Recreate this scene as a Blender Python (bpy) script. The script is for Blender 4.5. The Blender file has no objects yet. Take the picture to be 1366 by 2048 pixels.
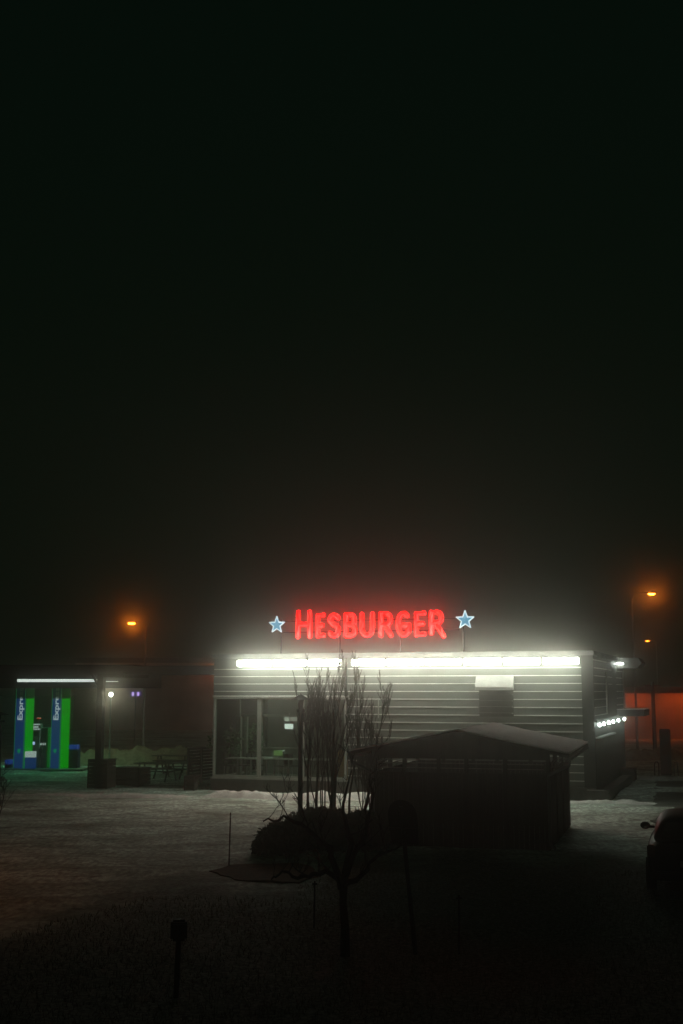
import bpy, bmesh, math, random
from mathutils import Vector, Matrix
from mathutils import noise as mnoise
R = math.radians
random.seed(7)
S = bpy.context.scene
COL = S.collection

# ------------------------------------------------------------------ camera, sky, exposure
CAM_Z, F, HOR = 3.8, 2400.0, 1380.0
PITCH = math.atan((HOR - 1024) / F)
cd = bpy.data.cameras.new('camera')
cam = bpy.data.objects.new('camera', cd); COL.objects.link(cam)
cd.sensor_fit = 'VERTICAL'; cd.sensor_height = 36.0; cd.lens = F / 2048 * 36.0
cd.clip_start = 0.1; cd.clip_end = 3000
cam.location = (0, 0, CAM_Z); cam.rotation_euler = (R(90) + PITCH, 0, 0)
S.camera = cam
S.render.engine = 'CYCLES'
S.view_settings.view_transform = 'Standard'; S.view_settings.look = 'None'
S.view_settings.gamma = 1.0; S.view_settings.exposure = 0.0
S.cycles.use_denoising = True
S.cycles.use_adaptive_sampling = False
S.cycles.max_bounces = 5; S.cycles.diffuse_bounces = 3; S.cycles.glossy_bounces = 2
S.cycles.transparent_max_bounces = 8; S.cycles.volume_bounces = 1
S.cycles.sample_clamp_indirect = 1.5
S.cycles.sample_clamp_direct = 30.0
S.cycles.blur_glossy = 1.0
S.cycles.caustics_reflective = False; S.cycles.caustics_refractive = False

W = bpy.data.worlds.new('World'); S.world = W; W.use_nodes = True
nt = W.node_tree; nt.nodes.clear()
wo = nt.nodes.new('ShaderNodeOutputWorld'); bg = nt.nodes.new('ShaderNodeBackground')
sk = nt.nodes.new('ShaderNodeTexSky'); sk.sky_type = 'NISHITA'; sk.sun_disc = False
sk.sun_elevation = R(-4.0); sk.sun_rotation = R(200)
tint = nt.nodes.new('ShaderNodeMix'); tint.data_type = 'RGBA'; tint.blend_type = 'MIX'
tint.inputs[0].default_value = 0.97
tint.inputs[7].default_value = (0.0009, 0.0034, 0.0017, 1)      # thick overcast with a faint green city glow
nt.links.new(sk.outputs[0], tint.inputs[6]); nt.links.new(tint.outputs[2], bg.inputs[0])
bg.inputs[1].default_value = 1.0
nt.links.new(bg.outputs[0], wo.inputs[0])

# ------------------------------------------------------------------ measuring helpers
def ray(px, py):
    a = (px - 683) / F; b = (1024 - py) / F
    return Vector((a, math.cos(PITCH) - b * math.sin(PITCH), math.sin(PITCH) + b * math.cos(PITCH)))
def at(px, py, Y):
    d = ray(px, py); return Vector((0, 0, CAM_Z)) + d * (Y / d.y)
def gnd(px, py, z=0.0):
    d = ray(px, py); return Vector((0, 0, CAM_Z)) + d * ((z - CAM_Z) / d.z)

# ------------------------------------------------------------------ materials
MATS = {}
def mat(name, col, rough=0.7, metal=0.0, var=0.25, scale=3.0, bump=0.0, bscale=40.0, spec=0.3, col2=None, stretch=None):
    if name in MATS: return MATS[name]
    m = bpy.data.materials.new(name); m.use_nodes = True
    n = m.node_tree; b = n.nodes['Principled BSDF']
    b.inputs['Roughness'].default_value = rough; b.inputs['Metallic'].default_value = metal
    b.inputs['Specular IOR Level'].default_value = spec
    tc = n.nodes.new('ShaderNodeTexCoord'); mp = n.nodes.new('ShaderNodeMapping')
    n.links.new(tc.outputs['Object'], mp.inputs[0])
    if stretch: mp.inputs['Scale'].default_value = stretch
    nz = n.nodes.new('ShaderNodeTexNoise'); nz.inputs['Scale'].default_value = scale; nz.inputs['Detail'].default_value = 6
    n.links.new(mp.outputs[0], nz.inputs[0])
    rp = n.nodes.new('ShaderNodeValToRGB'); rp.color_ramp.elements[0].position = 0.32; rp.color_ramp.elements[1].position = 0.68
    c2 = col2 or tuple(c * (1 - var) for c in col)
    rp.color_ramp.elements[0].color = (*c2, 1); rp.color_ramp.elements[1].color = (*col, 1)
    n.links.new(nz.outputs[0], rp.inputs[0]); n.links.new(rp.outputs[0], b.inputs['Base Color'])
    if bump:
        n2 = n.nodes.new('ShaderNodeTexNoise'); n2.inputs['Scale'].default_value = bscale; n2.inputs['Detail'].default_value = 4
        n.links.new(mp.outputs[0], n2.inputs[0])
        bp = n.nodes.new('ShaderNodeBump'); bp.inputs['Strength'].default_value = bump; bp.inputs['Distance'].default_value = 0.03
        n.links.new(n2.outputs[0], bp.inputs['Height']); n.links.new(bp.outputs[0], b.inputs['Normal'])
    MATS[name] = m; return m
def emit(name, col, strength, base=(0.3, 0.3, 0.3)):
    if name in MATS: return MATS[name]
    m = bpy.data.materials.new(name); m.use_nodes = True
    b = m.node_tree.nodes['Principled BSDF']
    b.inputs['Base Color'].default_value = (*base, 1); b.inputs['Roughness'].default_value = 0.5
    b.inputs['Emission Color'].default_value = (*col, 1); b.inputs['Emission Strength'].default_value = strength
    MATS[name] = m; return m
def glass(name):
    m = bpy.data.materials.new(name); m.use_nodes = True; n = m.node_tree; n.nodes.clear()
    o = n.nodes.new('ShaderNodeOutputMaterial'); mx = n.nodes.new('ShaderNodeMixShader')
    t = n.nodes.new('ShaderNodeBsdfTransparent'); t.inputs[0].default_value = (0.86, 0.93, 0.88, 1)
    g = n.nodes.new('ShaderNodeBsdfGlossy'); g.inputs['Roughness'].default_value = 0.04
    fr = n.nodes.new('ShaderNodeFresnel'); fr.inputs[0].default_value = 1.5
    n.links.new(fr.outputs[0], mx.inputs[0]); n.links.new(t.outputs[0], mx.inputs[1]); n.links.new(g.outputs[0], mx.inputs[2])
    n.links.new(mx.outputs[0], o.inputs[0]); MATS[name] = m; return m

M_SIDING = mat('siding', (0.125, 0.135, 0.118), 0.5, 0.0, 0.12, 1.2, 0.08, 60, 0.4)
M_LIP = mat('siding_lip', (0.8, 0.8, 0.74), 0.45, 0, 0.3, 1.5)  # lips far paler than the boards, their caught light put into the colour
M_TRIM = mat('dark_trim', (0.03, 0.032, 0.03), 0.5)
M_FRAME = mat('frame_paint', (0.42, 0.42, 0.37), 0.5, 0, 0.2)
M_PLINTH = mat('plinth_concrete', (0.10, 0.10, 0.09), 0.85, 0, 0.4, 4, 0.3)
M_ROOF = mat('roof_felt', (0.22, 0.22, 0.21), 0.9, 0, 0.4, 2, 0.3)
M_STEEL = mat('galvanised_steel', (0.35, 0.36, 0.34), 0.45, 0.6, 0.2)
M_BLACK = mat('black_paint', (0.02, 0.022, 0.02), 0.6)
M_SNOW = mat('snow', (0.82, 0.84, 0.78), 0.85, 0, 0.35, 2.5, 0.5, 14, 0.2)
M_DARKWOOD = mat('dark_stained_wood', (0.055, 0.05, 0.04), 0.8, 0, 0.5, 4, 0.3, 30, 0.2, stretch=(1, 1, .12))
M_SLAT = mat('pale_slat', (0.25, 0.22, 0.2), 0.8, 0, 0.4, 5)  # slats paled: light seen through the shed openings put into their colour
M_BARK = mat('bark', (0.03, 0.026, 0.022), 0.9, 0, 0.5, 12, 0.4, 60, 0.1)
M_LEAF = mat('evergreen_leaf', (0.035, 0.055, 0.03), 0.7, 0, 0.6, 3)
M_GLASS = glass('window_glass')
M_INT = mat('interior_wall', (0.22, 0.23, 0.18), 0.8, 0, 0.3, 1)
M_INTD = mat('interior_dark', (0.13, 0.15, 0.12), 0.8)
M_WHITE = mat('white_laminate', (0.75, 0.75, 0.72), 0.4)
M_TUBE = emit('fluorescent_tube', (0.94, 1.0, 0.86), 44.0)
M_LINK = mat('foil', (0.1, .1, .1))

# ------------------------------------------------------------------ mesh helpers
class MB:
    def __init__(s): s.bm = bmesh.new()
    def box(s, x0, x1, y0, y1, z0, z1, m=None):
        v = [s.bm.verts.new(p if m is None else m @ Vector(p)) for p in
             [(x0,y0,z0),(x1,y0,z0),(x1,y1,z0),(x0,y1,z0),(x0,y0,z1),(x1,y0,z1),(x1,y1,z1),(x0,y1,z1)]]
        for f in [(0,3,2,1),(4,5,6,7),(0,1,5,4),(1,2,6,5),(2,3,7,6),(3,0,4,7)]: s.bm.faces.new([v[i] for i in f])
        return s
    def tube(s, a, b, r0, r1=None, n=8, cap=True):
        a = Vector(a); b = Vector(b); r1 = r0 if r1 is None else r1
        d = (b - a)
        if d.length < 1e-6: return s
        d.normalize(); u = d.orthogonal().normalized(); w = d.cross(u)
        A = []; B = []
        for i in range(n):
            t = 2 * math.pi * i / n; q = u * math.cos(t) + w * math.sin(t)
            A.append(s.bm.verts.new(a + q * r0)); B.append(s.bm.verts.new(b + q * r1))
        for i in range(n): s.bm.faces.new((A[i], A[(i+1) % n], B[(i+1) % n], B[i]))
        if cap: s.bm.faces.new(A[::-1]); s.bm.faces.new(B)
        return s
    def path(s, pts, rs, n=6):
        pts = [Vector(p) for p in pts]
        rings = []
        ref = (pts[1] - pts[0]).normalized().orthogonal()
        for i, p in enumerate(pts):
            d = (pts[min(i+1, len(pts)-1)] - pts[max(i-1, 0)]).normalized()
            u = (ref - d * ref.dot(d))
            u = u.normalized() if u.length > 1e-4 else d.orthogonal().normalized()
            ref = u; w = d.cross(u); r = rs[i] if hasattr(rs, '__len__') else rs
            rings.append([s.bm.verts.new(p + (u * math.cos(2*math.pi*k/n) + w * math.sin(2*math.pi*k/n)) * r) for k in range(n)])
        for A, B in zip(rings, rings[1:]):
            for i in range(n): s.bm.faces.new((A[i], A[(i+1) % n], B[(i+1) % n], B[i]))
        s.bm.faces.new(rings[0][::-1]); s.bm.faces.new(rings[-1]); return s
    def prism(s, poly, f0, f1):          # poly of 2D points; f0/f1 map (a,b)->3D for the two ends
        A = [s.bm.verts.new(f0(*p)) for p in poly]; B = [s.bm.verts.new(f1(*p)) for p in poly]; n = len(poly)
        s.bm.faces.new(A[::-1]); s.bm.faces.new(B)
        for i in range(n): s.bm.faces.new((A[i], A[(i+1) % n], B[(i+1) % n], B[i]))
        return s
    def ball(s, c, r, sx=1, sy=1, sz=1, seg=12):
        bmesh.ops.create_uvsphere(s.bm, u_segments=seg, v_segments=max(6, seg//2), radius=1.0,
            matrix=Matrix.Translation(Vector(c)) @ Matrix.Diagonal((r*sx, r*sy, r*sz, 1)))
        return s
    def build(s, name, m, parent=None, smooth=False, bevel=0):
        bmesh.ops.recalc_face_normals(s.bm, faces=s.bm.faces)
        if bevel:
            bmesh.ops.bevel(s.bm, geom=list(s.bm.edges), offset=bevel, segments=2, affect='EDGES', clamp_overlap=True)
        me = bpy.data.meshes.new(name); s.bm.to_mesh(me); s.bm.free()
        if smooth:
            for p in me.polygons: p.use_smooth = True
        me.materials.append(m)
        o = bpy.data.objects.new(name, me); COL.objects.link(o)
        if parent: o.parent = parent
        return o
def tag(o, label=None, cat=None, group=None, kind=None):
    if label: o['label'] = label
    if cat: o['category'] = cat
    if group: o['group'] = group
    if kind: o['kind'] = kind
    return o
def thing(name, label, cat, loc=(0,0,0), rz=0, group=None):
    o = bpy.data.objects.new(name, None); COL.objects.link(o)
    o.location = loc; o.rotation_euler = (0, 0, rz); o.empty_display_size = 0.2
    return tag(o, label, cat, group)
def dup(o, loc, rz=0, label=None):
    kids = {}
    for c in bpy.data.objects:
        if c.parent: kids.setdefault(c.parent, []).append(c)
    def cp(a, par):
        n = a.copy(); COL.objects.link(n)
        if par: n.parent = par
        for k in kids.get(a, []): cp(k, n)
        return n
    r = cp(o, None); r.location = loc; r.rotation_euler = (0, 0, rz)
    if label: r['label'] = label
    return r
def text_mesh(body, size, extrude, offset=0.0):
    c = bpy.data.curves.new('txt', 'FONT'); c.body = body; c.size = size; c.extrude = extrude; c.offset = offset
    c.align_x = 'LEFT'
    o = bpy.data.objects.new('txt', c); COL.objects.link(o)
    dg = bpy.context.evaluated_depsgraph_get(); dg.update()
    me = bpy.data.meshes.new_from_object(o.evaluated_get(dg))
    bpy.data.objects.remove(o); return me

# ------------------------------------------------------------------ ground
def axis(lo, hi, step, far, side=(True, True)):
    v = []; x = lo
    while x <= hi: v.append(x); x += step
    s = step; x = v[-1]
    while x < far: s *= 1.5; x += s; v.append(x)
    s = step; x = v[0]; 
    while x > -far: s *= 1.5; x -= s; v.insert(0, x)
    return v
def gh(x, y):
    p = Vector((x * 0.35, y * 0.35, 0)); h = mnoise.noise(p) * 0.07 + mnoise.noise(Vector((x*1.1, y*1.1, 5))) * 0.03
    h += mnoise.noise(Vector((x*2.6, y*1.6, 9))) * 0.014
    if y < 25: h += mnoise.noise(Vector((x*3.4, y*3.4, 2))) * 0.03
    h -= 0.035
    return min(h, 0.03) if y < 60 else h * 0.6
bm = bmesh.new()
xs = axis(-26, 26, 0.24, 600); ys = axis(7, 64, 0.24, 700)
ys = [y for y in ys if y > -60]
grid = [[bm.verts.new((x, y, gh(x, y) if abs(x) < 30 and 0 < y < 80 else -0.03)) for x in xs] for y in ys]
for j in range(len(ys)-1):
    for i in range(len(xs)-1): bm.faces.new((grid[j][i], grid[j][i+1], grid[j+1][i+1], grid[j+1][i]))
me = bpy.data.meshes.new('ground'); bm.to_mesh(me); bm.free()
LINE = [gnd(*p) for p in ((-1500, 1850), (-300, 1920), (-40, 1900), (90, 1830), (200, 1790), (300, 1766), (430, 1752), (600, 1748), (680, 1715), (760, 1700), (1100, 1695), (1200, 1700), (1300, 1722), (1500, 1750), (2900, 1770))]
def lawn_y(x):
    for p, q in zip(LINE, LINE[1:]):
        if p.x <= x <= q.x: return p.y + (q.y - p.y) * (x - p.x) / (q.x - p.x)
    return 20.0
at_ = me.attributes.new('lawn', 'FLOAT', 'POINT')
for i, v_ in enumerate(me.vertices):
    x, y = v_.co.x, v_.co.y
    d_ = (lawn_y(x) - y) / 5.5 + .8 * mnoise.noise(Vector((x * .5, y * .5, 4))) + .5 * mnoise.noise(Vector((x * 1.7, y * 1.7, 4)))
    at_.data[i].value = max(0, min(1, d_ + .35))
for p in me.polygons: p.use_smooth = True
gm = bpy.data.materials.new('trodden_snow'); gm.use_nodes = True
n = gm.node_tree; b = n.nodes['Principled BSDF']; b.inputs['Roughness'].default_value = 0.85; b.inputs['Specular IOR Level'].default_value = 0.2
tc = n.nodes.new('ShaderNodeTexCoord')
def nz(scale, det=6, st=(1,1,1), rot=0, dist=0.0):
    mp = n.nodes.new('ShaderNodeMapping'); mp.inputs['Scale'].default_value = st; mp.inputs['Rotation'].default_value = (0, 0, rot)
    t = n.nodes.new('ShaderNodeTexNoise'); t.inputs['Scale'].default_value = scale; t.inputs['Detail'].default_value = det
    t.inputs['Distortion'].default_value = dist
    n.links.new(tc.outputs['Object'], mp.inputs[0]); n.links.new(mp.outputs[0], t.inputs[0]); return t
def ramp(src, p0, c0, p1, c1):
    r = n.nodes.new('ShaderNodeValToRGB'); r.color_ramp.elements[0].position = p0; r.color_ramp.elements[0].color = c0
    r.color_ramp.elements[1].position = p1; r.color_ramp.elements[1].color = c1
    n.links.new(src, r.inputs[0]); return r
def mixc(f, a, b_):
    m = n.nodes.new('ShaderNodeMix'); m.data_type = 'RGBA'
    n.links.new(f, m.inputs[0]); n.links.new(a, m.inputs[6]); n.links.new(b_, m.inputs[7]); return m
base0 = ramp(nz(0.55, 8, (1, 1.1, 1), R(12), .5).outputs[0], 0.3, (0.40, 0.49, 0.40, 1), 0.7, (0.80, 0.93, 0.82, 1))
spk = ramp(nz(9, 9, (1, .45, 1)).outputs[0], 0.36, (0.5, 0.5, 0.5, 1), 0.64, (1.15, 1.15, 1.15, 1))
base = n.nodes.new('ShaderNodeMix'); base.data_type = 'RGBA'; base.blend_type = 'MULTIPLY'; base.inputs[0].default_value = 1
n.links.new(base0.outputs[0], base.inputs[6]); n.links.new(spk.outputs[0], base.inputs[7])
dirt = ramp(nz(5.0, 8, (1, 1, 1), 0, 0.8).outputs[0], 0.3, (0.09, 0.105, 0.075, 1), 0.7, (0.34, 0.38, 0.30, 1))
mask = ramp(nz(0.30, 7, (1, 1.2, 1), R(10), 0.6).outputs[0], 0.50, (0, 0, 0, 1), 0.66, (1, 1, 1, 1))
tm = n.nodes.new('ShaderNodeMapping'); tm.inputs['Rotation'].default_value = (0, 0, R(-14)); tw = n.nodes.new('ShaderNodeTexWave'); tw.bands_direction = 'Y'
tw.inputs['Scale'].default_value = 0.16; tw.inputs['Distortion'].default_value = 9.0; tw.inputs['Detail'].default_value = 4; tw.inputs['Detail Scale'].default_value = .6
n.links.new(tc.outputs['Object'], tm.inputs[0]); n.links.new(tm.outputs[0], tw.inputs[0])
trk = ramp(tw.outputs[0], 0.0, (.6, .6, .6, 1), 0.12, (0, 0, 0, 1))
ph = ramp(nz(1.1, 6, (1, 1.5, 1), 0, .3).outputs[0], 0.58, (0, 0, 0, 1), 0.66, (1, 1, 1, 1))
mm = n.nodes.new('ShaderNodeMath'); mm.operation = 'MAXIMUM'; n.links.new(mask.outputs[0], mm.inputs[0]); n.links.new(ph.outputs[0], mm.inputs[1])
mm2 = n.nodes.new('ShaderNodeMath'); mm2.operation = 'MAXIMUM'; n.links.new(mm.outputs[0], mm2.inputs[0]); n.links.new(trk.outputs[0], mm2.inputs[1])
mx = mixc(mm2.outputs[0], base.outputs[2], dirt.outputs[0]); atn = n.nodes.new('ShaderNodeAttribute'); atn.attribute_name = 'lawn'
turf = ramp(nz(16.0, 8, (1, 1, 1), 0, 0.4).outputs[0], 0.35, (0.03, 0.042, 0.024, 1), 0.72, (0.30, 0.34, 0.26, 1))
mx2 = mixc(atn.outputs['Fac'], mx.outputs[2], turf.outputs[0]); n.links.new(mx2.outputs[2], b.inputs['Base Color'])
bp = n.nodes.new('ShaderNodeBump'); bp.inputs['Strength'].default_value = 0.6; bp.inputs['Distance'].default_value = 0.05
n.links.new(nz(7, 8).outputs[0], bp.inputs['Height']); n.links.new(bp.outputs[0], b.inputs['Normal'])
me.materials.append(gm)
g = bpy.data.objects.new('ground', me); COL.objects.link(g); tag(g, kind='structure')

def sheet(name, pts, z, m, thick=0.0, kind='structure', seed=0, rough_edge=0.12):
    """a low irregular sheet of ground laid on the big one"""
    mb = MB(); P = [Vector((p.x, p.y, 0)) for p in pts]; poly = []
    rnd = random.Random(seed)
    for i in range(len(P)):
        a, c = P[i], P[(i+1) % len(P)]; k = max(1, int((c-a).length / 0.35))
        for j in range(k):
            q = a.lerp(c, j / k); poly.append((q.x + rnd.uniform(-1, 1)*rough_edge, q.y + rnd.uniform(-1, 1)*rough_edge))
    mb.prism(poly, lambda a, c: (a, c, -0.1), lambda a, c: (a, c, z))
    return tag(mb.build(name, m), kind=kind)
M_ASPH = mat('icy_asphalt', (0.16, 0.175, 0.15), 0.9, 0, 0.55, 1.6, 0.3, 12, 0.05, stretch=(1, 2.5, 1))
M_SOIL = mat('brown_turf', (0.17, 0.115, 0.07), 0.95, 0, 0.5, 6, 0.8, 20, 0.1)
rg = random.Random(12); mb = MB()
for k in range(26000):
    y = rg.uniform(11, 26); x = rg.uniform(-.32, .32) * y
    pp = (683 + F * x / y / 1.0); py_ = HOR + CAM_Z * F / y
    lim = 1752 if 300 < pp < 600 else (1700 if pp > 640 else 1830 - pp * .25)
    if py_ < lim + 30: continue
    h = rg.uniform(.03, .11); a = rg.uniform(0, 6.28); u = Vector((math.cos(a), math.sin(a), 0)) * .006; tip = Vector((rg.gauss(0, .03), rg.gauss(0, .03), h))
    b0 = Vector((x, y, .04)); mb.bm.faces.new([mb.bm.verts.new(b0 - u), mb.bm.verts.new(b0 + u), mb.bm.verts.new(b0 + tip)])
tag(mb.build('grass', mat('dry_grass', (0.14, 0.13, 0.07), .9)), kind='stuff')
sheet('road', [gnd(1312, 1562), gnd(1306, 1640), gnd(1480, 1680), gnd(1620, 1562)], -0.012, M_ASPH, seed=2)
sheet('soil_bed', [gnd(425, 1738), gnd(470, 1727), gnd(600, 1722), gnd(640, 1745), gnd(600, 1760), gnd(460, 1757)], -0.022, M_SOIL, seed=4)

# ------------------------------------------------------------------ restaurant
LC = Vector((-5.0, 47.5, 0)); RC = Vector((8.87, 42.9, 0))
BW = (RC - LC).length; BA = math.atan2(RC.y - LC.y, RC.x - LC.x); BD = 11.4
ux = Vector((math.cos(BA), math.sin(BA), 0)); uy = Vector((-math.sin(BA), math.cos(BA), 0))
def fac(px, py, off=0.0):       # photo measure -> (distance along the facade, height) on the plane 'off' in front of it
    d = ray(px, py); o = Vector((0, 0, CAM_Z)); P0 = LC - uy * off
    t = (P0 - o).dot(uy) / d.dot(uy); q = o + d * t
    return (q - P0).dot(ux), q.z
def fx(px, py=1450, off=0.0): return fac(px, py, off)[0]
BH = 5.02
bld = thing('restaurant', 'low flat-roofed restaurant with ribbed grey cladding, glazed corner and a glowing white light band', 'restaurant', LC, BA)
XG = fx(692)                    # end of the glazed part
ZG0, ZG1 = fac(560, 1556)[1], fac(560, 1395)[1]
# cladding with projecting lips
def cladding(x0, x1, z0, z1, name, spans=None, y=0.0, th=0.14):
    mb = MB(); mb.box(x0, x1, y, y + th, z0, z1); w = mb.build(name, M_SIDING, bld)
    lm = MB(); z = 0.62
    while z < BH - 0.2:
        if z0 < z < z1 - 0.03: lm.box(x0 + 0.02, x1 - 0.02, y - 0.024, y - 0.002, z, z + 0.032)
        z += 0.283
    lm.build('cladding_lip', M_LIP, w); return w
cladding(XG + 0.06, BW - 0.02, 0.42, BH, 'front_wall')
cladding(0, XG + 0.06, ZG1 + 0.09, BH, 'front_wall')
# side wall (faces right), built in its own turned frame
mb = MB(); mb.box(BW - 0.14, BW, 0.16, BD, 0.0, BH); sw = mb.build('side_wall', M_SIDING, bld)
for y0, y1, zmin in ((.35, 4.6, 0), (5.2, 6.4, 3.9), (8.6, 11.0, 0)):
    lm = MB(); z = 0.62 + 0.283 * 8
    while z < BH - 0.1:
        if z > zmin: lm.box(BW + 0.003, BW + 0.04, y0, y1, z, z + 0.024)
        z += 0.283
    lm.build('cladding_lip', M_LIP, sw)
mb = MB(); mb.box(0, BW, BD, BD + 0.15, 0, BH); mb.build('back_wall', M_SIDING, bld)
mb = MB(); mb.box(0.003, 0.12, 5.0, BD, 0.42, BH); mb.build('left_wall', M_SIDING, bld)
mb = MB(); mb.box(-0.10, BW + 0.10, -0.12, BD + 0.25, BH + 0.003, BH + 0.16); mb.build('roof', M_ROOF, bld)
mb = MB(); mb.box(-0.06, BW + 0.06, -0.08, 0.2, -0.1, 0.41); mb.box(-0.06, 0.2, 0.2, BD, -0.1, 0.41); mb.build('plinth', M_PLINTH, bld)
# corner boards and joint between the two halves
mb = MB()
mb.box(BW - 0.36, BW + 0.05, -0.075, 0.13, 0.415, BH)
mb.build('corner_post', M_TRIM, bld)
mb = MB(); jx = fx(693, 1330); mb.tube((jx, -0.12, BH - 0.02), (jx, -0.12, ZG1 + 0.05), 0.05); mb.build('downpipe', M_TRIM, bld)
mb = MB(); px_, pz = fac(758, 1400); mb.tube((px_, -0.07, pz), (px_, -0.07, fac(758, 1436)[1]), 0.022); mb.build('conduit', M_FRAME, bld)
# glazed front
def window(x0, x1, z0, z1, par=None):
    f = MB(); w = 0.07
    f.box(x0, x0 + w, -0.05, 0.07, z0, z1); f.box(x1 - w, x1, -0.05, 0.07, z0, z1)
    f.box(x0 + w, x1 - w, -0.05, 0.07, z0, z0 + w); f.box(x0 + w, x1 - w, -0.05, 0.07, z1 - w, z1)
    fr = f.build('window', M_FRAME, bld)
    p = MB(); p.box(x0 + w, x1 - w, 0.0, 0.012, z0 + w, z1 - w); p.build('pane', M_GLASS, fr)
    return fr
cuts = [0.02, fx(519), fx(605), XG + 0.03]
for a, c in zip(cuts, cuts[1:]): window(a, c - 0.01, ZG0, ZG1)
mb = MB(); mb.box(-0.03, XG + 0.1, -0.10, 0.10, ZG1 + 0.012, ZG1 + 0.078); mb.build('window_head', M_LIP, bld)
mb = MB(); mb.box(-0.03, XG + 0.1, -0.12, 0.10, 0.42, ZG0 - 0.01); mb.build('window_sill', M_FRAME, bld)
# the glazed left return
f = MB()
for y in (0.10, 2.5, 4.93): f.box(0.0, 0.07, y, y + 0.07, ZG0, BH - 0.5)
f.box(0.0, 0.07, 0.10, 5.0, ZG0 - .07, ZG0); f.box(0.0, 0.07, 0.10, 5.0, BH - 0.5, BH - .43)
fr = f.build('window', M_FRAME, bld); MB().box(0, .07, .1, 5.0, BH - .428, BH).build('window_header', M_SIDING, bld); p = MB(); p.box(0.03, 0.04, 0.17, 4.93, ZG0, BH - 0.6); p.build('pane', M_GLASS, fr)
# inside
mb = MB(); mb.box(0.2, BW - 0.2, 0.21, BD, 0.30, 0.40); mb.build('floor_slab', M_INTD, bld)
mb = MB(); mb.box(0.13, BW - 0.15, 0.2, BD, ZG1 + 0.12, ZG1 + 0.22); mb.build('inner_ceiling', M_INT, bld)
mb = MB(); mb.box(0.2, XG + 1.2, 5.2, 5.35, 0.41, ZG1); mb.build('inner_wall', M_INTD, bld)
mb = MB()
for px, y in ((476, 2.2), (489, 3.0), (615, 2.4)):
    x = fx(px, 1500, -y); mb.box(x - 0.09, x + 0.09, y, y + 0.18, 0.41, 2.72)
mb.box(0.25, XG, 2.2, 2.32, 2.73, 2.82)
mb.build('inner_column', M_INT, bld)
mb = MB(); x0 = fx(676, 1530, -0.8); mb.box(x0, x0 + 0.62, 0.8, 0.88, 0.42, fac(690, 1500, -0.8)[1])
mb.build('inner_door', mat('mustard_paint', (0.55, 0.36, 0.08), 0.6), bld)
# vent hood on the facade
hx0, hx1 = fx(950, 1370, 0.3), fx(1026, 1370, 0.3); hz0, hz1 = fac(985, 1380, 0.3)[1], fac(985, 1357, 0.05)[1]
mb = MB(); mb.prism([(-0.34, hz0), (-0.002, hz0), (-0.002, hz1 + 0.10), (-0.10, hz1 + 0.10), (-0.34, hz0 + 0.10)],
    lambda a, c: (hx0, a, c), lambda a, c: (hx1, a, c)); h_ = mb.build('vent_hood', mat('hood_white', (0.30, 0.30, 0.28), 0.6), bld)
mb = MB()
for k in range(4): mb.box(hx0 + 0.1, hx1 - 0.05, -0.30, -0.042, hz0 - 0.18 - 0.22*k, hz0 - 0.155 - 0.22*k)
mb.box(hx0 + 0.09, hx1 - 0.04, -0.04, -0.037, hz0 - 0.95, hz0 - 0.003)
mb.build('hood_shadow', mat('shadow_grey', (0.05, 0.05, 0.045), 0.6), h_)  # dark plate and slats painted in for the shadow below the hood
# nine light fixtures on the top of the facade
LZ = 4.83
segs = [(474, 543), (546, 613), (616, 683), (703, 770), (773, 848), (851, 923), (926, 1003), (1006, 1081), (1084, 1159)]
for a, c in segs:
    x0, x1 = fx(a + 1.4, 1326, 0.45), fx(c - 1.4, 1326, 0.45)
    mb = MB(); mb.box(x0, x1, -0.40, -0.34, LZ - 0.09, LZ + 0.09); mb.box(x0 + .3, x0 + .36, -.339, -.002, LZ - .03, LZ + .03); mb.box(x1 - .36, x1 - .3, -.339, -.002, LZ - .03, LZ + .03)
    hb = mb.build('light_fixture', M_LIP, bld)
    mb = MB(); mb.prism([(-0.402, LZ - .09), (-.47, LZ - .13), (-.53, LZ - .08), (-.54, LZ + .06), (-.47, LZ + .10), (-.402, LZ + .09)], lambda a, c: (x0 + .01, a, c), lambda a, c: (x1 - .01, a, c)); mb.build('light_tube', M_TUBE, hb)
# side: lamp row, ledge, awnings, floodlight
rail = MB().box(BW + 0.003, BW + 0.10, 0.4, 10.8, 2.66, 2.74).build('lamp_rail', M_STEEL, bld)
M_BULB = emit('cool_bulb', (0.85, 1.0, 0.92), 24.0)
for y in (0.5, 1.9, 3.6, 5.3, 7.3, 9.9):
    MB().ball((BW + 0.16, y, 2.57), 0.055, sz=1.2).build('bulb', M_BULB, rail, True)
MB().box(BW + 0.003, BW + 0.22, 0.3, 5.6, 2.09, 2.14).build('ledge', M_LIP, bld)
MB().box(BW + 0.06, BW + 0.45, 0.0, 9.5, -0.1, 0.27).build('side_kerb', M_PLINTH, bld)
MB().box(BW - 0.25, BW + 0.5, -0.45, -0.02, -0.1, 0.36).build('corner_block', M_PLINTH, bld)
up = MB().prism([(0, 4.72), (0.85, 4.72), (1.05, 4.92), (0.9, 5.15), (0, 5.15)], lambda a, c: (BW + 0.003 + a, 8.9, c), lambda a, c: (BW + 0.003 + a, 11.2, c)).build('side_canopy', M_PLINTH, bld)
MB().box(BW + 0.003, BW + 1.12, 8.4, 11.2, 2.72, 2.98).build('window_awning', M_TRIM, bld)
MB().box(BW - 0.1, BW + 1.13, 8.38, 11.22, 2.983, 3.01).build('awning_snow', M_SNOW, bld)
MB().tube((BW + 0.05, 4.2, 4.5), (BW + 0.05, 4.2, 2.9), 0.03).build('conduit', M_FRAME, bld)
MB().tube((BW + 0.06, 11.2, 4.9), (BW + 0.06, 11.2, 2.9), 0.045).build('conduit', M_FRAME, bld)
fl = MB().box(BW + 0.003, BW + 0.2, 8.5, 8.75, 4.93, 5.0).build('floodlight', M_STEEL, bld)
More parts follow.
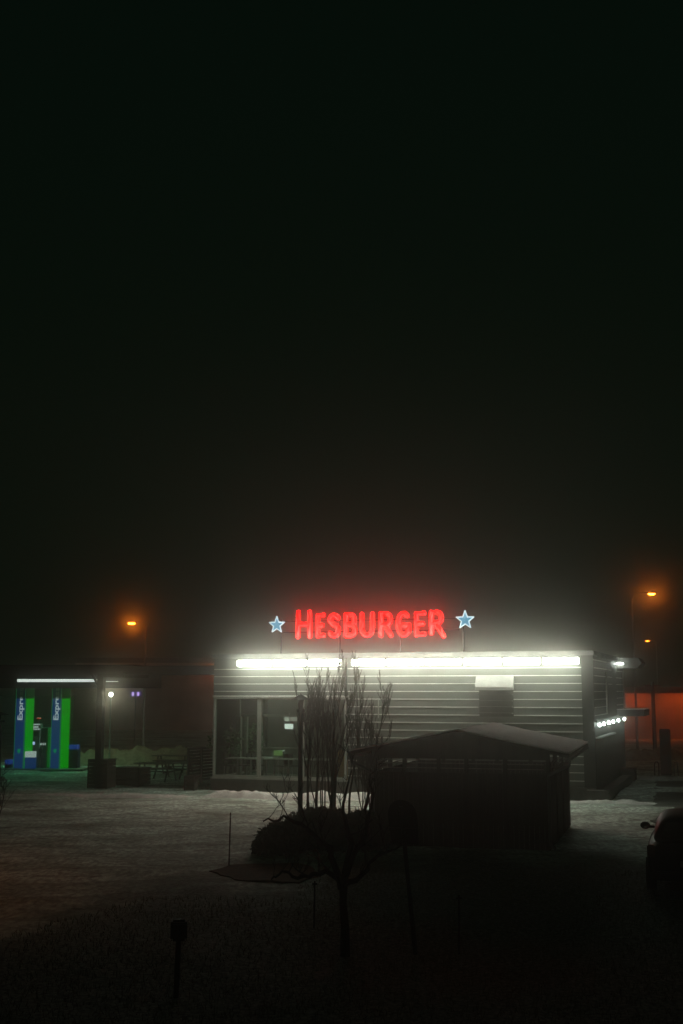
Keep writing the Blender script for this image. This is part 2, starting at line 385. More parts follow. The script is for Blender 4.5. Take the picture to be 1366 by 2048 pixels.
MB().box(BW + 0.05, BW + 0.3, 8.45, 8.8, 4.86, 4.925).build('flood_lens', emit('flood_lens', (0.9, 1.0, 0.92), 22.0), fl)

# interior things
def facW(px, py, y, z):        # world point inside the restaurant
    x = fx(px, py, -y); return LC + ux * x + uy * y + Vector((0, 0, z))
def cafe_table(loc, rz, label):
    t = thing('cafe_table', label, 'table', loc, rz, 'dining tables inside the restaurant')
    MB().box(-0.36, 0.36, -0.34, 0.34, 0.72, 0.76).build('table_top', M_WHITE, t)
    MB().tube((0, 0, 0.03), (0, 0, 0.72), 0.035).build('leg', M_STEEL, t)
    MB().tube((0, 0, 0), (0, 0, 0.03), 0.22, n=14).build('foot', M_STEEL, t); return t
tb = cafe_table(facW(475, 1535, 0.9, 0.41), BA, 'small white table behind the glass, leftmost of the dining tables')
for px, y, lab in ((502, 0.9, 'small white table just left of the thick window mullion'), (533, 1.6, 'white table set back from the glass, just right of the thick mullion'),
               (548, 0.95, 'small white table below and left of the green counter display'), (577, 0.95, 'small white table directly below the green counter display'),
               (617, 0.95, 'small white table seen behind the thin bare stems, beside the lantern post'), (645, 1.1, 'white table between the bare stems, rightmost of the dining tables')):
    dup(tb, facW(px, 1535, y, 0.41), BA, lab)
def dchair(loc, rz, label):
    t = thing('dining_chair', label, 'chair', loc, rz, 'dark dining chairs inside the restaurant')
    MB().box(-0.21, 0.21, -0.21, 0.21, 0.43, 0.47).build('seat', M_BLACK, t)
    MB().box(-0.21, 0.21, 0.18, 0.22, 0.50, 0.92).build('backrest', M_BLACK, t)
    for sx in (-1, 1):
        for sy in (-1, 1): MB().tube((sx*.19, sy*.19, 0), (sx*.18, sy*.18, 0.43), 0.015, n=6).build('leg', M_STEEL, t)
    return t
ch = dchair(facW(461, 1540, 1.2, 0.41), BA + R(90), 'dark dining chair at the window, leftmost of all')
for i, (px, y, lab) in enumerate(((488, 1.2, 'dark dining chair between the two leftmost white tables'), (516, 1.3, 'dark dining chair behind the thick window mullion'),
        (562, 1.35, 'dark dining chair just left of the table under the green display'), (590, 1.35, 'dark dining chair beside the lantern post, behind the glass'))):
    dup(ch, facW(px, 1540, y, 0.41), BA + R(90 if i % 2 else -90), lab)
def wp(px, py, y):
    x, z = fac(px, py, -y); return LC + ux * x + uy * y + Vector((0, 0, z))
p = wp(578, 1453, 3.0); t = thing('menu_screen', 'bright white lit menu screen hanging above the counter', 'screen', p, BA)
MB().box(-0.20, 0.20, 0.0, 0.06, -0.12, 0.12).build('screen_case', M_BLACK, t)
MB().box(-0.185, 0.185, -0.006, -0.001, -0.105, 0.105).build('screen_face', emit('menu_face', (0.95, 1.0, 0.97), 0.75), t)
MB().box(-0.02, 0.02, 0.02, 0.04, 0.12, 0.55).build('hanger', M_STEEL, t)
p = wp(582, 1437, 3.1); t = thing('menu_poster', 'dim reddish white poster panel above the bright menu screen', 'panel', p, BA)
MB().box(-0.28, 0.28, 0, 0.03, -0.11, 0.11).build('printed_sheet', emit('menu_poster', (0.75, 0.5, 0.48), 0.14), t)
MB().box(-0.30, 0.30, 0.031, 0.05, -0.13, 0.13).build('panel_frame', M_BLACK, t)
t = thing('service_counter', 'dark service counter standing behind the dining tables', 'counter', facW(600, 1530, 3.4, 0.40), BA)
MB().box(-1.6, 2.6, 0, 0.6, 0, 1.0).build('counter_body', M_INTD, t); MB().box(-1.64, 2.64, -0.04, 0.64, 1.003, 1.04).build('counter_top', M_INT, t)
p = wp(556, 1506, 2.6); t = thing('counter_display', 'small yellow-green lit display standing inside the glass', 'display', p, BA)
MB().box(-0.18, 0.18, 0, 0.05, -0.10, 0.10).build('display_face', emit('display_green', (0.25, 0.55, 0.08), 0.22), t)
MB().box(-0.05, 0.26, 0.051, 0.08, 0.07, 0.11).build('display_header', emit('display_head', (0.8, 0.9, 0.8), 0.3), t)
MB().tube((0, 0.03, -(p.z - 0.42)), (0, 0.03, -0.1), 0.02).build('display_stand', M_STEEL, t)
t = thing('ceiling_lamp', 'weak shaded lamp on the dining room ceiling', 'lamp', facW(548, 1450, 2.4, ZG1 - 0.05), BA)
MB().tube((0, 0, 0), (0, 0, 0.16), 0.22, 0.16, n=16).build('lamp_shade', M_INTD, t)
MB().tube((0, 0, -0.012), (0, 0, -0.002), 0.18, n=16).build('diffuser', emit('dim_diffuser', (0.75, 1.0, 0.8), 75.0), t)
def leafy(mb, c, r, n, s, rnd, flat=0.8):
    for _ in range(n):
        d = Vector((rnd.gauss(0,1), rnd.gauss(0,1), rnd.gauss(0,1))).normalized() * r * rnd.random() ** 0.4
        d.z *= flat; q = c + d; u = Vector((rnd.gauss(0,1), rnd.gauss(0,1), rnd.gauss(0,1))).normalized(); w = u.orthogonal().normalized()
        k = s * rnd.uniform(0.6, 1.4)
        mb.bm.faces.new([mb.bm.verts.new(q + u*k), mb.bm.verts.new(q + w*k*.4), mb.bm.verts.new(q - u*k*.6), mb.bm.verts.new(q - w*k*.4)])
rnd = random.Random(5)
pl = thing('potted_plant', 'tall leafy indoor plant in the glazed corner, leftmost', 'plant', facW(450, 1500, 1.4, 0.41), BA, 'indoor plants behind the glass')
MB().tube((0,0,0), (0,0,0.35), 0.16, 0.2, n=12).build('pot', M_INT, pl)
mb = MB(); leafy(mb, Vector((0, 0, 1.15)), 0.75, 420, 0.10, rnd, 1.3); mb.build('foliage', mat('indoor_leaf', (0.06, 0.16, 0.05), 0.6), pl)
mb = MB()
for k in range(5): mb.tube((0, 0, 0.3), (rnd.uniform(-.3,.3), rnd.uniform(-.3,.3), 1.3), 0.012, n=5)
mb.build('stem', M_BARK, pl)
dup(pl, facW(497, 1500, 3.6, 0.41), R(60), 'tall leafy indoor plant just left of the thick window mullion')

# ------------------------------------------------------------------ roof sign
SP = 0.10      # plane of the sign, in front of the facade
sx0, sz0 = fac(592, 1277, SP)
sg = thing('roof_sign', 'glowing red roof sign reading HESBURGER in rounded capital letters', 'sign', LC - uy * SP, BA)
M_RED = emit('red_led', (1.0, 0.0010, 0.0008), 11.0, (0.4, 0.02, 0.02))
def arc(cx, cy, rx, ry, a0, a1, n=7): return [(cx + rx*math.cos(R(a0+(a1-a0)*i/n)), cy + ry*math.sin(R(a0+(a1-a0)*i/n))) for i in range(n+1)]
GL = {
 'H': [[(0,0),(0.03,1)], [(1,0),(0.97,1)], [(0,.5),(1,.5)]],
 'E': [[(1,0.03),(0,0),(0,.97),(1,1)], [(0,.5),(.82,.5)]],
 'S': [arc(.5,.75,.5,.25,25,180,6) + arc(.5,.26,.5,.26,90,-150,8)],
 'B': [[(0,0),(0,1),(.55,1)] + arc(.55,.76,.38,.24,90,-90,6) + [(0,.52)], [(.55,.52)] + arc(.55,.26,.45,.26,90,-90,6) + [(0,0)]],
 'U': [[(0,1),(0,.35)] + arc(.5,.35,.5,.35,180,360,8) + [(1,1)]],
 'R': [[(0,0),(0,1),(.5,1)] + arc(.5,.73,.46,.27,90,-90,6) + [(0,.46)], [(.45,.46),(1,0)]],
 'G': [arc(.52,.5,.52,.5,50,310,10) + [(.98,.18),(.98,.45),(.55,.45)]],
 'K': [[(0,0.08),(0,1),(.45,1)] + arc(.45,.75,.42,.25,90,-90,6) + [(0,.5)], [(.4,.5),(1.04,-.06)]],
}
letters = [('H',592,624,1277.5,1220), ('E',632,651,1276,1226), ('S',655.5,681,1276,1226), ('B',688,714,1275.5,1225), ('U',720,749,1275,1224),
           ('R',758,786,1275,1223), ('G',792,822,1274.5,1222), ('E',829,852,1273.5,1222), ('K',859,890,1274,1220)]
SWD = 0.08
for chx, a, c, yb, yt in letters:
    xa, za = fac(a + 4, yb - 4, SP); xb, zb = fac(c - 4, yt + 4, SP)
    mb = MB()
    for st in GL[chx]:
        pts = [Vector((xa + (xb-xa)*u, 0, za + (zb-za)*v)) for u, v in st]
        mb.path(pts, SWD, n=8)
        for q in pts: mb.ball(q, SWD * 1.001, seg=8)
    mb.build('letter', M_RED, sg, True)
mb = MB(); zt = fac(740, 1262, SP)[1]
xl, xr = fac(540, 1262, SP)[0], fac(944, 1262, SP)[0]
for z in (zt, zt + 0.42): mb.box(xl + .5, xr - .5, 0.10, 0.13, z - 0.015, z + 0.015)
k = xl + 0.4
while k < xr: mb.box(k - 0.02, k + 0.02, 0.131, 0.17, BH + 0.17 - 0.0, zt + 0.5); k += 2.4
mb.build('sign_frame', M_BLACK, sg)
M_STARE = emit('star_outline', (0.66, 0.90, 1.0), 0.95); M_STARI = emit('star_fill', (0.07, 0.40, 0.62), 0.7, (0.05, 0.15, 0.2))
def star(px, py, r, label):
    x, z = fac(px, py, SP); t = thing('star_sign', label, 'star sign', LC - uy * SP + ux * x + Vector((0, 0, z)), BA, 'star signs on the roof')
    pt = []
    for i in range(10):
        a = R(90 + 36*i); q = r if i % 2 == 0 else r * 0.42; pt.append((q*math.cos(a), q*math.sin(a)))
    MB().prism([(u*.93, v*.93) for u, v in pt], lambda a, c: (a, 0.0, c), lambda a, c: (a, 0.06, c)).build('star_face', M_STARI, t)
    mb = MB()
    for i in range(10):
        a, c = pt[i], pt[(i+1) % 10]; mb.tube((a[0], -0.02, a[1]), (c[0], -0.02, c[1]), 0.024, n=6); mb.ball((a[0], -0.02, a[1]), 0.024, seg=6)
    mb.build('star_outline', M_STARE, t)
    return t
star(554, 1250, 0.33, 'pale blue lit five-pointed star left of the red letters')
star(930.5, 1240, 0.345, 'pale blue lit five-pointed star right of the red letters')

# ------------------------------------------------------------------ terrace left of the restaurant
pg = thing('terrace_canopy', 'dark flat terrace roof joined to the left end of the restaurant, carried by one post', 'canopy', LC, BA)
MB().box(-5.7, -0.12, 0.3, 3.0, 4.42, 4.76).build('roof_slab', mat('canopy_grey', (0.06, 0.065, 0.06), 0.6), pg)
cb = gnd(194, 1577)
lx = (cb - LC).dot(ux); ly = (cb - LC).dot(uy)
MB().box(lx - 0.13, lx + 0.13, ly - 0.0, ly + 0.22, 0, 4.41).build('post', M_BLACK, pg)
MB().box(lx - 0.13, lx + 1.0, ly + 0.0, ly + 0.2, 4.3, 4.44).build('beam', M_BLACK, pg)
mb = MB(); mb.tube((lx - 0.13, ly + .1, 3.98), (lx - 0.42, ly + .1, 4.42), 0.05, n=6); mb.build('brace', M_BLACK, pg)
mb = MB(); mb.box(lx + 0.8, lx + 0.95, ly, 1.2, 4.28, 4.415); mb.build('beam', M_BLACK, pg)
def planter(px0, px1, yb, yt, label, m=M_DARKWOOD, snow=False):
    a, c = gnd(px0, yb), gnd(px1, yb); w = (c - a).length; h = at(px0, yt, a.y).z
    t = thing('planter', label, 'planter', (a + c) / 2, BA, 'dark wooden planters on the terrace')
    mb = MB(); k = 0.0
    while k < h - 0.05:
        mb.box(-w/2 + .03, w/2 - .03, 0.002, w*.8, k + .01, min(k + .13, h)); k += 0.14
    mb.build('planter_box', m, t)
    mb = MB()
    for sx in (-1, 1): mb.box(sx*(w/2 - .03) - .03, sx*(w/2 - .03) + .03, -0.03, 0.001, 0, h + 0.02)
    mb.box(-w/2, w/2, 0.003, w*.8 + .03, h + .001, h + .03); mb.build('planter_rim', m, t); return t
planter(172, 217, 1577, 1520, 'tall dark wooden planter around the foot of the terrace post')
planter(219, 282, 1571, 1537, 'low wide dark planter just right of the tall one')
planter(367, 390, 1581, 1553, 'small brownish planter in front of the tall terrace screen')
def picnic(loc, rz, label):
    t = thing('picnic_table', label, 'picnic table', loc, rz, 'picnic tables on the dark terrace')
    mb = MB()
    for k in range(5): mb.box(-0.9, 0.9, -0.36 + k*.148, -0.22 + k*.148, 0.72, 0.76)
    mb.build('table_top', M_DARKWOOD, t)
    for s in (-1, 1): MB().box(-0.9, 0.9, s*.72 - .13, s*.72 + .13, 0.43, 0.47).build('bench', M_DARKWOOD, t)
    for sx in (-.65, .65):
        mb = MB()
        for s in (-1, 1): mb.tube((sx, s*.62, 0), (sx, s*.22, 0.72), 0.04, n=6)
        mb.tube((sx, -.8, .40), (sx, .8, .40), 0.035, n=6); mb.build('leg_frame', M_BLACK, t)
    return t
pt0 = picnic(gnd(312, 1562), BA + R(4), 'dark picnic table beside the low wide planter, leftmost of its row')
dup(pt0, gnd(348, 1556), BA - R(6), 'dark picnic table just left of the tall terrace screen')
dup(pt0, gnd(345, 1543), BA + R(10), 'dark picnic table farthest back, its top against the yellowish snowbank')
a, c = gnd(376, 1572), gnd(428, 1566)
t = thing('terrace_screen', 'dark slatted windbreak screen by the restaurant corner', 'screen', a, math.atan2(c.y-a.y, c.x-a.x))
w = (c - a).length; hh = at(376, 1497, a.y).z
mb = MB(); k = 0.15
while k < hh - .05: mb.box(0.05, w, 0, 0.03, k, k + .10); k += .125
mb.build('slats', M_DARKWOOD, t)
for x in (0, w * .5, w): MB().box(x - .04, x + .04, -.03, .05, 0, hh + .02).build('post', M_BLACK, t)
a = gnd(404, 1578)

# ------------------------------------------------------------------ snow banks, kerbs
def bank(name, p0, p1, width, height, seed, label, kind='structure', m=M_SNOW):
    d = (p1 - p0); L = d.length; d.normalize(); w = Vector((-d.y, d.x, 0)); nx = max(12, int(L / 0.14)); ny = 10
    bm = bmesh.new(); G = []
    for i in range(nx + 1):
        row = []
        for j in range(ny + 1):
            u = i / nx; v = j / ny * 2 - 1
            e = min(1, u * 8, (1 - u) * 8) ** 0.6; q = p0 + d * (L * u) + w * (v * width / 2)
            nn = 0.72 + 0.38 * mnoise.noise(Vector((q.x*.7 + seed, q.y*.7, 0))) + 0.28 * mnoise.noise(Vector((q.x*2.4, q.y*2.4, seed))) + 0.26 * mnoise.noise(Vector((q.x*6, q.y*6, seed)))
            row.append(bm.verts.new((q.x, q.y, max(0, (1 - v*v)) * e * height * nn * 1.4 - 0.06)))
        G.append(row)
    for i in range(nx):
        for j in range(ny): bm.faces.new((G[i][j], G[i+1][j], G[i+1][j+1], G[i][j+1]))
    me = bpy.data.meshes.new(name); bm.to_mesh(me); bm.free()
    for p in me.polygons: p.use_smooth = True
    me.materials.append(m); o = bpy.data.objects.new(name, me); COL.objects.link(o); return tag(o, label, kind=kind)
M_YSNOW = mat('grassy_snow', (0.24, 0.245, 0.15), 0.9, 0, 0.6, 5.5, 0.8, 10, 0.1)
bank('terrain_snow_bank', gnd(70, 1528), gnd(400, 1524), 3.6, 0.72, 1.0, None, m=M_YSNOW)
bank('terrain_snow_berm', gnd(405, 1592), gnd(790, 1598), 1.1, 0.24, 2.0, None)
bank('terrain_snow_berm', gnd(800, 1602), gnd(1330, 1606), 0.9, 0.12, 3.0, None)
bank('terrain_snow_berm', gnd(-30, 1590), gnd(400, 1592), 0.6, 0.10, 4.0, None)
bank('terrain_snow_berm', gnd(1230, 1556), gnd(1520, 1560), 0.8, 0.16, 5.0, None)
bank('terrain_snow_berm', gnd(-30, 1544), gnd(168, 1541), 0.5, 0.10, 6.0, None)
bank('terrain_snow_bank', gnd(1225, 1518), gnd(1600, 1514), 3.0, 0.5, 7.0, None, m=M_YSNOW)

# ------------------------------------------------------------------ fuel station
SY = 58.8
M_NAVY = mat('navy_paint', (0.025, 0.05, 0.06), 0.5)
M_BLUE = emit('blue_panel', (0.004, 0.028, 0.12), 0.6, (0.02, 0.07, 0.30))  # glow of its own put in where no light reaches the blue faces
M_GREEN = emit('green_panel', (0.0, 0.24, 0.0), 0.8, (0.0, 0.25, 0.02))
def P(px, py, Y=SY): return at(px, py, Y)
fc = thing('fuel_canopy', 'flat dark canopy over the fuel pumps with one long white light line', 'canopy', (P(100, 1535).x, SY, 0), R(-1))
ox = fc.location.x
x0, x1 = -14.0, P(272, 1370).x - ox; zc0, zc1 = P(100, 1376).z, P(100, 1330).z
mb = MB(); mb.box(x0, x1, -0.6, -0.5, zc0, zc1); mb.box(x0, x1, 7.4, 7.5, zc0, zc1); mb.box(x0, x0 + .1, -0.497, 7.397, zc0, zc1); mb.box(x1 - .1, x1, -0.497, 7.397, zc0, zc1)
mb.build('fascia', M_NAVY, fc)
MB().box(x0 + .103, x1 - .103, -0.497, 7.397, zc0 + .45, zc1 - .05).build('ceiling', mat('canopy_ceiling', (.3, .32, .3), .6), fc)
MB().box(P(42, 1361).x - ox, P(206, 1361).x - ox, -0.66, -0.602, P(0, 1364).z, P(0, 1358.5).z).build('light_line', emit('line_white', (0.82, 0.95, 0.86), 0.95), fc)
MB().box(P(206.5, 1361).x - ox, P(242, 1361).x - ox, -0.64, -0.602, P(0, 1364).z, P(0, 1362.3).z).build('light_line', MATS['line_white'], fc)
for k in range(3):
    MB().box(-3.6 + k*2.4, -2.8 + k*2.4, 0.4, 1.6, zc0 + .40, zc0 + .447).build('ceiling_light', emit('canopy_downlight', (0.16, 1.0, 0.50), 9), fc)
for k in (-8, -12.5): MB().box(k - .15, k + .15, 5.0, 5.3, 0, zc0 + .448).build('post', M_NAVY, fc)
def pylon(px0, pxm, px1, label):
    a = P(px0, 1535); mcor = P(pxm, 1535, SY - 0.42); c = P(px1, 1535)
    t = thing('fuel_pylon', label, 'pylon', (mcor.x, mcor.y, 0), 0, 'tall blue and green pylons beside the fuel pump')
    a = Vector((a.x - mcor.x, a.y - mcor.y, 0)); c = Vector((c.x - mcor.x, c.y - mcor.y, 0)); back = a + c
    H = zc0 - 0.01
    def quadbox(p, q, depth, z0, z1, name, m, par):
        d = (q - p).normalized(); nn = Vector((d.y, -d.x, 0))     # towards the viewer side
        mb = MB(); mb.prism([(0, 0), (1, 0), (1, 1), (0, 1)], lambda u, v: tuple(p + (q-p)*u + nn*depth*v + Vector((0,0,z0))), lambda u, v: tuple(p + (q-p)*u + nn*depth*v + Vector((0,0,z1))))
        return mb.build(name, m, par)
    mb = MB(); mb.prism([(0,0),(c.x,c.y),(back.x,back.y),(a.x,a.y)], lambda u, v: (u, v, 0), lambda u, v: (u, v, H)); mb.build('column', M_NAVY, t)
    O = Vector((0, 0, 0))
    zs = P(0, 1397).z  # above this height darker copies paint the light fading towards the canopy
    bf = quadbox(a, O, 0.02, 0.02, zs, 'blue_panel', M_BLUE, t); quadbox(a, O, 0.02, zs + .003, H - .01, 'blue_panel', mat('blue_top_fade', (0.02, 0.06, 0.2), .5), t)
    quadbox(O + (c-O)*.02, c, 0.02, 0.02, zs, 'green_panel', M_GREEN, t); quadbox(O + (c-O)*.02, c, 0.02, zs + .003, H - .01, 'green_panel', mat('green_top_fade', (0.01, 0.2, 0.02), .5), t)
    d = (O - a).normalized(); nn = Vector((d.y, -d.x, 0))
    # upright lettering: reads upwards
    me = text_mesh('Express', 0.50, 0.004, 0.010)
    o = bpy.data.objects.new('lettering', me); COL.objects.link(o); o.parent = t
    me.materials.append(emit('letter_white', (0.6, 0.75, 0.8), 0.45, (0.7, 0.7, 0.7))); me.materials.append(mat('letter_top_fade', (0.3, 0.35, 0.35), .5))
    for pg_ in me.polygons: pg_.material_index = 1 if pg_.center.x > zs - P(0, 1441).z else 0
    wid = (O - a).length
    base = a + d * (wid * 0.74) + nn * 0.027 + Vector((0, 0, P(0, 1441).z))
    o.matrix_local = Matrix(((0*1, -d.x, nn.x, base.x), (0, -d.y, nn.y, base.y), (1, 0, 0, base.z), (0, 0, 0, 1)))
    for e in (a + d*0.01, O - d*0.035): quadbox(e + nn*.021, e + d*0.03 + nn*.021, 0.012, 0.03, H - .02, 'edge_strip', emit('green_edge', (0.02, 0.25, 0.08), 0.35, (0.02, .3, .1)), t)
    # leaf-like diamond mark
    mb = MB(); cc = a + d*wid*.5 + nn*.024; zc = P(0, 1502).z; r = 0.12
    poly = [(-r, 0), (-r*.3, r*.9), (r*.9, r), (r, 0), (r*.2, -r*.9)]
    mb.prism(poly, lambda u, v: tuple(cc + d*u + Vector((0,0,zc+v))), lambda u, v: tuple(cc + d*u + nn*.012 + Vector((0,0,zc+v)))); mb.build('emblem', emit('emblem_green', (0.0, 0.35, 0.15), 0.4, (0, .3, .1)), t)
    return t
pylon(27, 47, 63, 'tall blue and green pylon reading Express, left of the fuel pump')
pylon(100, 119, 136, 'tall blue and green pylon reading Express, right of the fuel pump')
def wbox(px0, px1, py0, py1, dy0, dy1, name, m, par, Y=SY):
    a = P(px0, py1, Y); c = P(px1, py0, Y); L = par.location
    return MB().box(a.x - L.x, c.x - L.x, dy0, dy1, max(a.z - L.z, 0.0 if py1 > 1530 else -9), c.z - L.z).build(name, m, par)
pu = thing('fuel_pump', 'slim fuel pump with white header stripes and a small red lamp on top', 'fuel pump', (P(70, 1535).x, SY + .3, 0), 0)
M_PUMPW = emit('pump_white', (0.6, 0.8, 0.72), 0.42, (0.6, 0.6, 0.6)); M_PG = mat('pump_grey', (0.16, 0.20, 0.18), 0.5)
body = wbox(62, 78, 1448, 1540, 0.0, 0.5, 'pump_body', M_PG, pu)
for a, c in ((1448, 1450.5), (1452.5, 1456), (1457.5, 1460)): wbox(63, 77.5 if a != 1452.5 else 74, a, c, -0.02, -0.001, 'header_stripe', M_PUMPW, pu)
wbox(75.5, 77.5, 1461, 1500, -0.02, -0.001, 'edge_light', emit('pump_edge', (0.2, 0.45, 0.32), 0.3), pu)
wbox(64, 73, 1464, 1472, -0.02, -0.001, 'display', M_BLACK, pu); wbox(62.5, 73, 1474, 1482, -0.02, -0.001, 'keypad', M_STEEL, pu)
wbox(61, 66.5, 1484, 1490, -0.03, -0.001, 'small_screen', emit('pump_screen', (0.45, 0.7, 1.0), 0.8), pu)
MB().ball((-0.02, 0.2, P(0, 1437).z), 0.06, sx=2.0, sz=.6).build('warning_lamp', emit('red_lamp', (1.0, 0.08, 0.04), 0.3), pu)
MB().tube((-0.02, 0.2, P(0, 1448).z), (-0.02, 0.2, P(0, 1438).z), 0.02).build('lamp_stem', M_PG, pu)
cabt = thing('pump_cabinet', 'blue cabinet with a pale sign board at the foot of the left pylon', 'cabinet', (P(62, 1535).x, SY - .4, 0), 0)
wbox(50, 74, 1514, 1540, 0, 0.3, 'cabinet_body', M_BLUE, cabt); wbox(50, 74, 1502, 1513.8, 0, 0.3, 'sign_board', M_PUMPW, cabt)
p2 = thing('fuel_pump', 'dark grey fuel pump with hanging hoses next to the white-striped pump', 'fuel pump', (P(86, 1535).x, SY + .2, 0), 0)
wbox(79, 92, 1456, 1540, 0, .5, 'pump_body', M_PG, p2); wbox(80, 91, 1458, 1484, -.02, -.001, 'display', M_NAVY, p2)
wbox(91.5, 98.5, 1456, 1540, 0.02, .5, 'green_panel', emit('green_dim', (0.0, 0.12, 0.01), 0.6, (0, .15, .02)), p2)
for i, px in enumerate((80, 84, 88)):
    mb = MB(); x = P(px, 1500).x - p2.location.x; z0 = P(0, 1489).z
    mb.path([(x, -.05, z0), (x - .05, -.2, z0 - .3), (x, -.25, z0 - .75), (x + .08, -.15, z0 - .3), (x + .05, -.03, z0 + .3)], 0.018, 6); mb.build('hose', M_BLACK, p2, True)
    MB().box(x - .035, x + .035, -0.08, -0.021, z0 - .04, z0 + .06).build('nozzle', M_PUMPW, p2)
def bin_(px0, px1, yt, label, bright):
    t = thing('waste_bin', label, 'bin', (P((px0+px1)/2, 1535).x, SY, 0), 0, 'blue bins at the fuel island')
    wbox(px0, px1, yt + 9, 1540, 0, .6, 'bin_body', mat('bin_blue', (0.02, 0.035, 0.16), .5), t)
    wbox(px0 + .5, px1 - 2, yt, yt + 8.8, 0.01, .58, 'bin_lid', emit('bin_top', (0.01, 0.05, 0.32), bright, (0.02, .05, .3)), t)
    return t
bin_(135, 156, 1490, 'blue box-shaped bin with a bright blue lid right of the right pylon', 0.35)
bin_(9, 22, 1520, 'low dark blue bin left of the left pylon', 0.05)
MB()
isl = thing('pump_island', 'low raised concrete island under the fuel pumps', 'kerb island', (P(90, 1536).x, SY, 0), 0)
MB().box(-2.2, 2.0, -0.9, 1.4, -0.1, 0.09).build('island_kerb', mat('kerb_concrete', (0.4, 0.4, 0.37), .8, 0, .5, 6), isl)

# ------------------------------------------------------------------ street lamps
M_SOD = emit('sodium_lens', (1.0, 0.22, 0.012), 190.0)
def street_lamp(px, py, Y, pxp, label, lens, hgt_arm=0.35, r=0.06, sz=1.0, grp='street lamps on tall poles'):
    q = at(px, py, Y); pb = at(pxp, py, Y)
    t = thing('street_lamp', label, 'street lamp', (pb.x, Y, 0), 0, grp)
    ax = q.x - pb.x
    MB().tube((0, 0, 0), (0, 0, q.z - 0.25), r*1.4, r*.8, n=10).build('pole', M_STEEL, t)
    MB().path([(0, 0, q.z - .26), (ax*.15, 0, q.z + .02), (ax*.5, 0, q.z + .12), (ax, 0, q.z + .12)], r*.6).build('arm', M_STEEL, t)
    MB().box(ax - .36*sz, ax + .36*sz, -.14*sz, .14*sz, q.z + .03, q.z + .13, None).build('lamp_head', M_STEEL, t, bevel=.02)
    MB().ball((ax, 0, q.z), 0.12*sz, sx=1.7, sy=.7, sz=.5).build('lens', lens, t, True)
    return t
street_lamp(263, 1247, 70, 292, 'orange glowing street lamp above the terrace roof, left of the restaurant', M_SOD)
street_lamp(1303, 1188, 70, 1264, 'tall orange street lamp on a long arm, right of the restaurant', M_SOD)
street_lamp(1295, 1282, 150, 1312, 'tiny dim orange street lamp far away below the tall right one', emit('sodium_far', (1.0, 0.20, 0.012), 25.0), sz=1.2)
nl = street_lamp(-640, 900, 24, -700, 'orange street lamp lighting the snow at the left edge', emit('sodium_near', (1.0, 0.20, 0.02), 420.0))
nq = at(-640, 900, 24); bm = bmesh.new(); bmesh.ops.create_cone(bm, cap_ends=False, segments=20, radius1=.34, radius2=.26, depth=.36, matrix=Matrix.Translation((nq.x - nl.location.x, 0, nq.z - .14)))
me = bpy.data.meshes.new('cutoff_skirt'); bm.to_mesh(me); bm.free(); me.materials.append(M_BLACK); o = bpy.data.objects.new('cutoff_skirt', me); COL.objects.link(o); o.parent = nl  # unseen skirt added to keep the lamp's light to a pool
q = at(222, 1389, 62.5)
t = thing('garden_lamp', 'small white lamp on a slim pole behind the snowbank', 'lamp', (q.x, 62.5, 0), 0)
MB().tube((0,0,0), (0,0,q.z - .08), .045, .03, n=8).build('pole', M_STEEL, t)
MB().ball((0, 0, q.z), 0.10).build('globe', emit('white_globe', (1.0, 1.0, 0.76), 200.0), t, True)
MB().tube((0,0,q.z + .13), (0,0,q.z + .2), .2, .02, n=12).build('cap', M_STEEL, t)
t = thing('distant_sign', 'tiny violet sign with two lit marks in the fog', 'sign', (at(271, 1388, 90).x, 90, 0), 0)
zc = at(271, 1388, 90).z
MB().box(-.42, .42, 0, .1, zc - .2, zc + .2).build('sign_box', emit('violet_dim', (0.12, 0.06, 0.35), 0.35), t)
for s in (-1, 1): MB().box(s*.2 - .07, s*.2 + .07, -.02, -.001, zc - .12, zc + .13).build('lit_mark', emit('violet_mark', (0.55, 0.4, 1.0), 1.3), t)
MB().tube((0, .05, 0), (0, .05, zc - .2), .06).build('pole', M_STEEL, t)

# unlit lanterns
def lantern(loc, H, hat, rp, label, rz=0):
    t = thing('lantern_post', label, 'lantern', loc, rz, 'unlit lantern posts with wide flat hats')
    MB().tube((0,0,0), (0,0,H - .42), rp*1.25, rp, n=10).build('post', M_BLACK, t)
    MB().tube((0,0,H - .43), (0,0,H - .36), rp*1.9, rp*1.9, n=12).build('collar', M_BLACK, t)
    MB().tube((0,0,H - .36), (0,0,H - .10), .055, .085, n=10).build('lantern_glass', M_BLACK, t)
    mb = MB(); mb.tube((0,0,H - .12), (0,0,H - .085), hat, hat*.8, n=20); mb.tube((0,0,H - .083), (0,0,H + .01), hat*.72, hat*.12, n=20); mb.build('hat', M_BLACK, t)
    MB().tube((0,0,H + .01), (0,0,H + .05), .02, .005, n=8).build('finial', M_BLACK, t)
    return t
q = gnd(600, 1686); lantern(q, at(597, 1390, q.y).z, 0.26, 0.055, 'unlit lantern post with a wide flat hat standing among the bare stems')
q = gnd(0, 1561); l = lantern(Vector((at(-2, 1450, q.y).x, q.y, 0)), at(0, 1424, q.y).z, 0.42, 0.13, 'thick unlit lantern post cut by the left edge of the picture')
MB().tube((0,0,0), (0,0,.16), .4, .3, n=12).build('footing', M_PLINTH, l)

